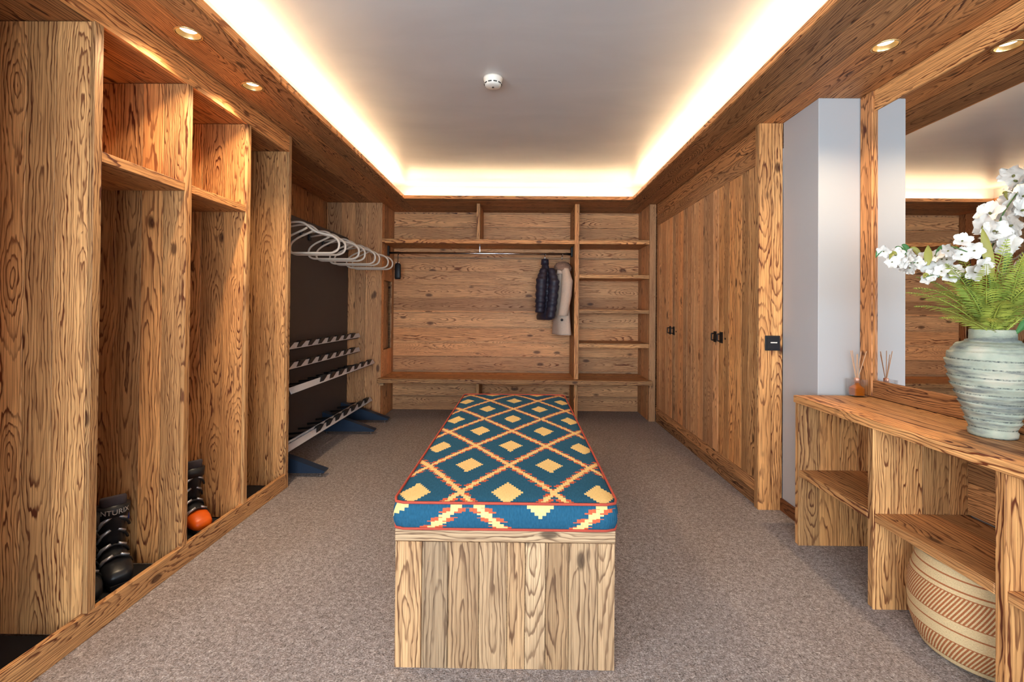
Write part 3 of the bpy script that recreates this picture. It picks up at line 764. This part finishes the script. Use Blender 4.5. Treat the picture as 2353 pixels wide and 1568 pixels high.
for tip, l, w_ in (((1.40, 1.66, 1.285), .11, .062), ((1.44, 1.60, 1.18), .06, .06), ((1.42, 1.68, 1.22), .08, .06), ((1.46, 1.72, 1.33), .10, .05), ((1.52, 1.52, 1.36), .08, .05),
                   ((1.66, 1.44, 1.33), .10, .055), ((1.55, 1.66, 1.44), .05, .045), ((1.74, 1.50, 1.39), .08, .05), ((1.78, 1.40, 1.26), .12, .055),
                   ((1.60, 1.42, 1.22), .10, .05), ((1.76, 1.62, 1.42), .05, .045), ((1.52, 1.50, 1.17), .08, .045), ((1.66, 1.58, 1.42), .04, .05),
                   ((1.79, 1.52, 1.32), .10, .055), ((1.72, 1.42, 1.28), .10, .055), ((1.50, 1.60, 1.30), .09, .05), ((1.62, 1.50, 1.38), .07, .05), ((1.55, 1.72, 1.27), .09, .055), ((1.70, 1.52, 1.30), .08, .05), ((1.62, 1.55, 1.45), .04, .055), ((1.72, 1.56, 1.47), .03, .055), ((1.785, 1.55, 1.43), .05, .055), ((1.48, 1.62, 1.37), .09, .055), ((1.39, 1.68, 1.27), .09, .065), ((1.56, 1.50, 1.24), .07, .055), ((1.66, 1.48, 1.41), .06, .05), ((1.78, 1.46, 1.36), .08, .055), ((1.75, 1.85, 1.30), .08, .05), ((1.60, 1.82, 1.38), .08, .05), ((1.70, 1.36, 1.20), .10, .05), ((1.58, 1.55, 1.30), .07, .05)):
    fr(tip, l, w_)
def lance(p0, tip, wid, mat, bend=(0, 0, .03)):
    n = 10; P = bez(Vector(p0), (Vector(p0) + Vector(tip)) / 2 + Vector(bend), Vector(tip), n); V, Fc = [], []
    for i, p in enumerate(P):
        u = i / n; T = (P[min(i + 1, n)] - P[max(i - 1, 0)]).normalized(); sd = T.cross(Vector((-.65, -.75, .1))).normalized()
        ww = wid * math.sin(math.pi * min(.98, u * .93 + .05)) ** .8; nrm = sd.cross(T)
        V += [p - sd * ww + nrm * .003, p + nrm * -.002, p + sd * ww + nrm * .003]
        if i: b = 3 * i; Fc += [(b - 3, b - 2, b + 1, b), (b - 2, b - 1, b + 2, b + 1)]
    return add('leaf', [v - AO for v in V], Fc, mat, A_, smooth=True)
def petal_mesh(s=1.0, cup=.35, np_=5, seed=0):
    rg = random.Random(seed); V, Fc, = [], []
    for k in range(np_):
        a0 = 2 * math.pi * k / np_ + rg.uniform(-.15, .15); nu, nv = 5, 4; b = len(V)
        for i in range(nu + 1):
            u = i / nu; wd = .62 * math.sin(math.pi * min(.93, u * .8 + .12)) ** .9
            for j in range(nv + 1):
                v = (j / nv - .5) * 2; r = u * .03 * s
                x = r * math.cos(a0) - math.sin(a0) * v * wd * .022 * s; y = r * math.sin(a0) + math.cos(a0) * v * wd * .022 * s
                zz = (cup * u * (1.15 - u * .75) + .10 * v * v * u - .11 * math.sin(v * 4 + u * 7 + k * 2) * u) * .03 * s
                V.append((x, y, zz))
        for i in range(nu):
            for j in range(nv):
                q = b + i * (nv + 1) + j; Fc.append((q, q + 1, q + nv + 2, q + nv + 1))
    me = bpy.data.meshes.new('blossom'); me.from_pydata(V, [], Fc); me.update(); me.materials.append(PETAL)
    me.polygons.foreach_set('use_smooth', [True] * len(me.polygons)); return me
BL = [petal_mesh(1.0, .4, 5, 1), petal_mesh(1.0, .9, 5, 2), petal_mesh(1.0, .15, 6, 3)]
V, Fc = lathe([(.002, 0), (.003, .003), (.0015, .007)], 8); smd = bpy.data.meshes.new('stamen'); smd.from_pydata(V, [], Fc); smd.update(); smd.materials.append(STAMEN)
camp = Vector((0, 0, EYE))
def flower_stem(pts, n, s0, s1, start=.35, spread=.03, seed=0):
    rg = random.Random(seed); P = [Vector(p) for p in pts]; C = []
    for i in range(len(P) - 2): C += bez((P[i] + P[i + 1]) / 2 if i else P[0], P[i + 1], (P[i + 1] + P[i + 2]) / 2 if i < len(P) - 3 else P[i + 2], 10)
    V, Fc = tube(C, [.004 * (1 - .6 * i / len(C)) for i in range(len(C))], 6); st = add('flower_stem', [v - AO for v in V], Fc, STEM, A_, smooth=True)
    for i in range(n):
        u = start + (1 - start) * i / (n - 1); p = C[min(int(u * (len(C) - 1)), len(C) - 1)]
        p = p + Vector((rg.uniform(-1, 1), rg.uniform(-1, 1), rg.uniform(-1, 1))) * spread
        d = ((camp - p).normalized() * .9 + Vector((rg.uniform(-1, 1), rg.uniform(-1, 1), rg.uniform(-.6, .9))) * .8).normalized()
        o = link('blossom', BL[i % 3], None, st, p - AO); o.rotation_mode = 'QUATERNION'; o.rotation_quaternion = d.to_track_quat('Z', 'Y')
        s = s0 + (s1 - s0) * i / (n - 1) * rg.uniform(.9, 1.1); o.scale = (s, s, s)
        q = link('stamen', smd, None, st, p - AO + d * .002); q.rotation_mode = 'QUATERNION'; q.rotation_quaternion = d.to_track_quat('Z', 'Y'); q.scale = (s, s, s)
        if i % 3 == 0:
            lance(p, p + Vector((rg.uniform(-.04, .04), rg.uniform(-.03, .03), rg.uniform(-.05, .05))), .008, LEAF if i % 2 else LEAF2)
flower_stem([m0, (1.62, 1.68, 1.34), (1.50, 1.70, 1.39), (1.40, 1.71, 1.375), (1.335, 1.70, 1.405)], 22, 1.0, .8, .42, .026, 3)
flower_stem([m0, (1.66, 1.64, 1.35), (1.64, 1.62, 1.46), (1.69, 1.61, 1.60), (1.80, 1.60, 1.72)], 17, 1.3, 1.55, .42, .034, 5)
flower_stem([m0, (1.62, 1.60, 1.32), (1.55, 1.58, 1.40), (1.46, 1.58, 1.425)], 6, 1.1, .9, .55, .026, 8)
flower_stem([m0, (1.60, 1.66, 1.30), (1.53, 1.67, 1.355), (1.455, 1.68, 1.325)], 7, .9, .75, .6, .020, 12)
lance((1.60, 1.58, 1.32), (1.555, 1.57, 1.485), .014, LEAF2, (0, 0, 0))
lance((1.70, 1.60, 1.13), (1.80, 1.50, 1.27), .018, LEAF, (.0, 0, .05))
lance((1.70, 1.60, 1.13), (1.74, 1.46, 1.30), .015, LEAF, (.0, 0, .05))
lance((1.72, 1.66, 1.34), (1.75, 1.64, 1.52), .010, LEAF, (0, 0, 0))
lance((1.47, 1.68, 1.37), (1.452, 1.66, 1.44), .012, LEAF2, (0, 0, 0))

# ================================================================ reed diffuser
def glass(name, col, ior=1.45):
    g = G(name); g.set(col, .02, spec=.5); g.b.inputs['Transmission Weight'].default_value = 1; g.b.inputs['IOR'].default_value = ior; return g.m
CLEAR = glass('clear_glass', (1, 1, 1)); CLEAR.node_tree.nodes['Principled BSDF'].inputs['Alpha'].default_value = .22
AMBER = glass('amber_liquid', srgb(226, 120, 28), 1.33); AMBER.node_tree.nodes['Principled BSDF'].inputs['Transmission Weight'].default_value = .4
REED = plain('pale_reed', srgb(206, 164, 130), .7)
t = thing('reed_diffuser', 'reed diffuser with amber oil in a clear glass on the console', 'diffuser', (1.735, 2.40, .763))
hw = .034
bm = bmesh.new(); bmesh.ops.create_cube(bm, size=1); bmesh.ops.scale(bm, vec=(2 * hw, 2 * hw, .088), verts=bm.verts); bmesh.ops.translate(bm, vec=(0, 0, .044), verts=bm.verts)
top = [f_ for f_ in bm.faces if f_.normal.z > .9]; r = bmesh.ops.inset_region(bm, faces=top, thickness=.004)
ex = bmesh.ops.extrude_face_region(bm, geom=top); vs2 = [v for v in ex['geom'] if isinstance(v, bmesh.types.BMVert)]
bmesh.ops.translate(bm, vec=(0, 0, -.082), verts=vs2); bmesh.ops.delete(bm, geom=top, context='FACES')
me = bpy.data.meshes.new('glass_cup'); bm.to_mesh(me); bm.free(); link('glass_cup', me, CLEAR, t)
V, Fc = loft([hring(0, 0, .0075, .026, .026, 24, 6), hring(0, 0, .044, .026, .026, 24, 6), hring(0, 0, .058, .012, .012, 24, 3), hring(0, 0, .070, .009, .009, 24, 2)]); add('oil_flask', V, Fc, AMBER, t, smooth=False)
V, Fc = lathe([(.0095, .0705), (.0115, .072), (.0115, .094), (.009, .096)], 20); add('neck', V, Fc, plain('copper_collar', srgb(204, 150, 126), .35, .5), t, smooth=True)
for dx, dy in ((-.028, .0), (-.012, .012), (-.006, -.014), (.022, .004), (.034, -.012), (.012, .016)):
    V, Fc = tube([(dx * .1, dy * .1, .085), (dx * 1.15, dy * 1.15, .225 + .01 * math.sin(dx * 400))], .0019, 6); add('reed', V, Fc, REED, t)

# ================================================================ bench with cushion
B_ = thing('storage_bench', 'long larch plank bench box in the middle of the carpet', 'bench', (-.048, 2.5, 0))
bx0, bx1, by0, by1, bh = -.415, .319, 1.545, 3.46, .462
body = box('carcass', bx0 + .012, bx1 - .012, by0 + .012, by1 - .012, .002, bh - .044, WOODG['y'], B_, 0)
boards(body, 'x', (bx0, bx1), ('y', by0, by0 + .012), ('z', 0, bh - .043), WOODG, 'z', cuts=[bx0, -.325, -.238, -.135, -.04, .02, .088, .165, .262, bx1])
boards(body, 'x', (bx0, bx1), ('y', by1, by1 - .012), ('z', 0, bh - .043), WOODG, 'z', .08, .12)
for fx in (('x', bx0, bx0 + .012), ('x', bx1, bx1 - .012)):
    boards(body, 'y', (by0 + .013, by1 - .013), fx, ('z', 0, bh - .043), WOODG, 'z', .09, .14)
box('top_board', bx0 - .001, bx1 + .001, by0 - .001, by1 + .001, bh - .042, bh, WOODG['x'], B_, .002)

g = G('kilim_weave'); uv = g.sep(g.coord('UV')); U, V_ = uv[0], uv[1]
PU, PV = .325, .522
uq = g.math('MULTIPLY', g.math('FLOOR', g.math('DIVIDE', U, .0085)), .0085)
vq = g.math('MULTIPLY', g.math('FLOOR', g.math('DIVIDE', V_, .0125)), .0125)
a = g.math('ADD', g.math('DIVIDE', uq, PU), g.math('DIVIDE', vq, PV)); b = g.math('SUBTRACT', g.math('DIVIDE', uq, PU), g.math('DIVIDE', vq, PV))
near = lambda x: g.math('ABSOLUTE', g.math('SUBTRACT', x, g.math('ROUND', x)))
mx = g.math('MAXIMUM', near(a), near(b))
dia = g.math('LESS_THAN', mx, .165); line = g.math('GREATER_THAN', mx, .458)
edge = g.math('MULTIPLY', g.math('GREATER_THAN', mx, .425), g.math('LESS_THAN', mx, .470))
tooth = g.math('MULTIPLY', edge, g.math('GREATER_THAN', g.math('FRACT', g.math('DIVIDE', V_, .036)), .45))
wv = g.noise(g.vec(g.math('MULTIPLY', U, 260), g.math('MULTIPLY', V_, 60), 0), 1, 2, .5)
blue = g.mix(wv, srgb(24, 66, 88), srgb(44, 96, 122)); yel = g.mix(wv, srgb(214, 176, 106), srgb(236, 204, 142)); red = g.mix(wv, srgb(184, 72, 48), srgb(208, 104, 70))
cc = g.mix(g.math('MAXIMUM', dia, line), blue, yel); cc = g.mix(tooth, cc, red)
g.set(cc, .9, spec=.15)
wx = g.n('ShaderNodeTexWave', wave_type='BANDS', bands_direction='X'); g.put(wx.inputs['Vector'], g.vec(U, V_, 0)); wx.inputs['Scale'].default_value = 90
g.bump(g.math('ADD', wx.outputs[1], wv), .3, .0015); KILIM = g.m

cx0, cx1, cy0, cy1, cz0, cz1 = bx0 - .004, bx1 + .004, 1.538, 3.475, bh + .001, .552
bm = bmesh.new(); uvl = bm.loops.layers.uv.new('UVMap')
nx, ny = 20, 48; ctr = (cx0 + cx1) / 2; RC = .035
def rc_pt(x, y):
    """pull the corners of the rectangle in"""
    for cx_, sx in ((cx0 + RC, -1), (cx1 - RC, 1)):
        for cy_, sy in ((cy0 + RC, -1), (cy1 - RC, 1)):
            dx, dy = (x - cx_) * sx, (y - cy_) * sy
            if dx > 0 and dy > 0:
                m_ = max(dx, dy); l = math.hypot(dx, dy); return cx_ + sx * dx * m_ / l, cy_ + sy * dy * m_ / l
    return x, y
grid = []
for j in range(ny + 1):
    row = []
    for i in range(nx + 1):
        x0_ = cx0 + (cx1 - cx0) * i / nx; y0_ = cy0 + (cy1 - cy0) * j / ny; x, y = rc_pt(x0_, y0_)
        s, t_ = abs(2 * i / nx - 1), abs(2 * j / ny - 1)
        row.append((bm.verts.new((x, y, cz1 + .016 * (1 - s ** 4) * (1 - t_ ** 10))), x - ctr, y - 1.605))
    grid.append(row)
def face(q, off=(0, 0)):
    f_ = bm.faces.new([p[0] for p in q]); f_.smooth = True
    for l, p in zip(f_.loops, q): l[uvl].uv = (p[1] + off[0], p[2] + off[1])
for j in range(ny):
    for i in range(nx): face([grid[j][i], grid[j][i + 1], grid[j + 1][i + 1], grid[j + 1][i]])
per = [('f', grid[0][i]) for i in range(nx)] + [('r', grid[j][nx]) for j in range(ny)] + [('b', grid[ny][nx - i]) for i in range(nx)] + [('l', grid[ny - j][0]) for j in range(ny)]
NS = 6; H_ = cz1 - cz0; cyc = (cy0 + cy1) / 2
rows = []
for k in range(NS + 1):
    row = []
    for sd, p in per:
        v = p[0].co; s = k / NS; bul = .012 * math.sin(math.pi * s)
        ddx = (v.x - ctr) / (cx1 - ctr); ddy = (v.y - cyc) / (cy1 - cyc)
        ox = bul * (ddx if abs(ddx) > .93 else 0); oy = bul * (ddy if abs(ddy) > .975 else 0)
        row.append((p[0] if k == 0 else bm.verts.new((v.x + ox, v.y + oy, cz1 - H_ * s)), v.x, v.y, s * H_))
    rows.append(row)
NP = len(per)
for k in range(NS):
    for i in range(NP):
        j = (i + 1) % NP; sd = per[i][0]; q = [rows[k][j], rows[k][i], rows[k + 1][i], rows[k + 1][j]]
        def suv(p):
            if sd in 'fb': return (p[0], (p[1] - .062) * .325 / .485, -.020 - p[3] * 1.25)
            return (p[0], .08 + p[3] * .7, (p[2] - 1.605))
        face([suv(p) for p in q])
bm.faces.new([p[0] for p in reversed(rows[NS])])
bmesh.ops.recalc_face_normals(bm, faces=bm.faces[:])
top_loop = [Vector(p[0].co) for p in rows[0]]; bot_loop = [Vector(p[0].co) for p in rows[NS]]
me = bpy.data.meshes.new('cushion_cover'); bm.to_mesh(me); bm.free()
cu = thing('bench_cushion', 'long seat cushion with blue and yellow diamond kilim pattern on the bench', 'cushion', (ctr, 2.5, bh))
me.transform(Matrix.Translation(-Vector(cu.location))); link('cover', me, KILIM, cu)
for lp, dz in ((top_loop, .002), (bot_loop, .005)):
    pts = []
    for p in lp:
        d = Vector((p.x - ctr, 0, 0)); ox = .004 * (1 if p.x > ctr else -1) if abs(p.x - ctr) > (cx1 - ctr) * .9 else 0
        oy = .004 * (1 if p.y > cyc else -1) if abs(p.y - cyc) > (cy1 - cyc) * .97 else 0
        pts.append(p + Vector((ox, oy, dz)) - Vector(cu.location))
    V, Fc = tube(pts, .0045, 6, closed=True); add('piping', V, Fc, REDP, cu, smooth=True)
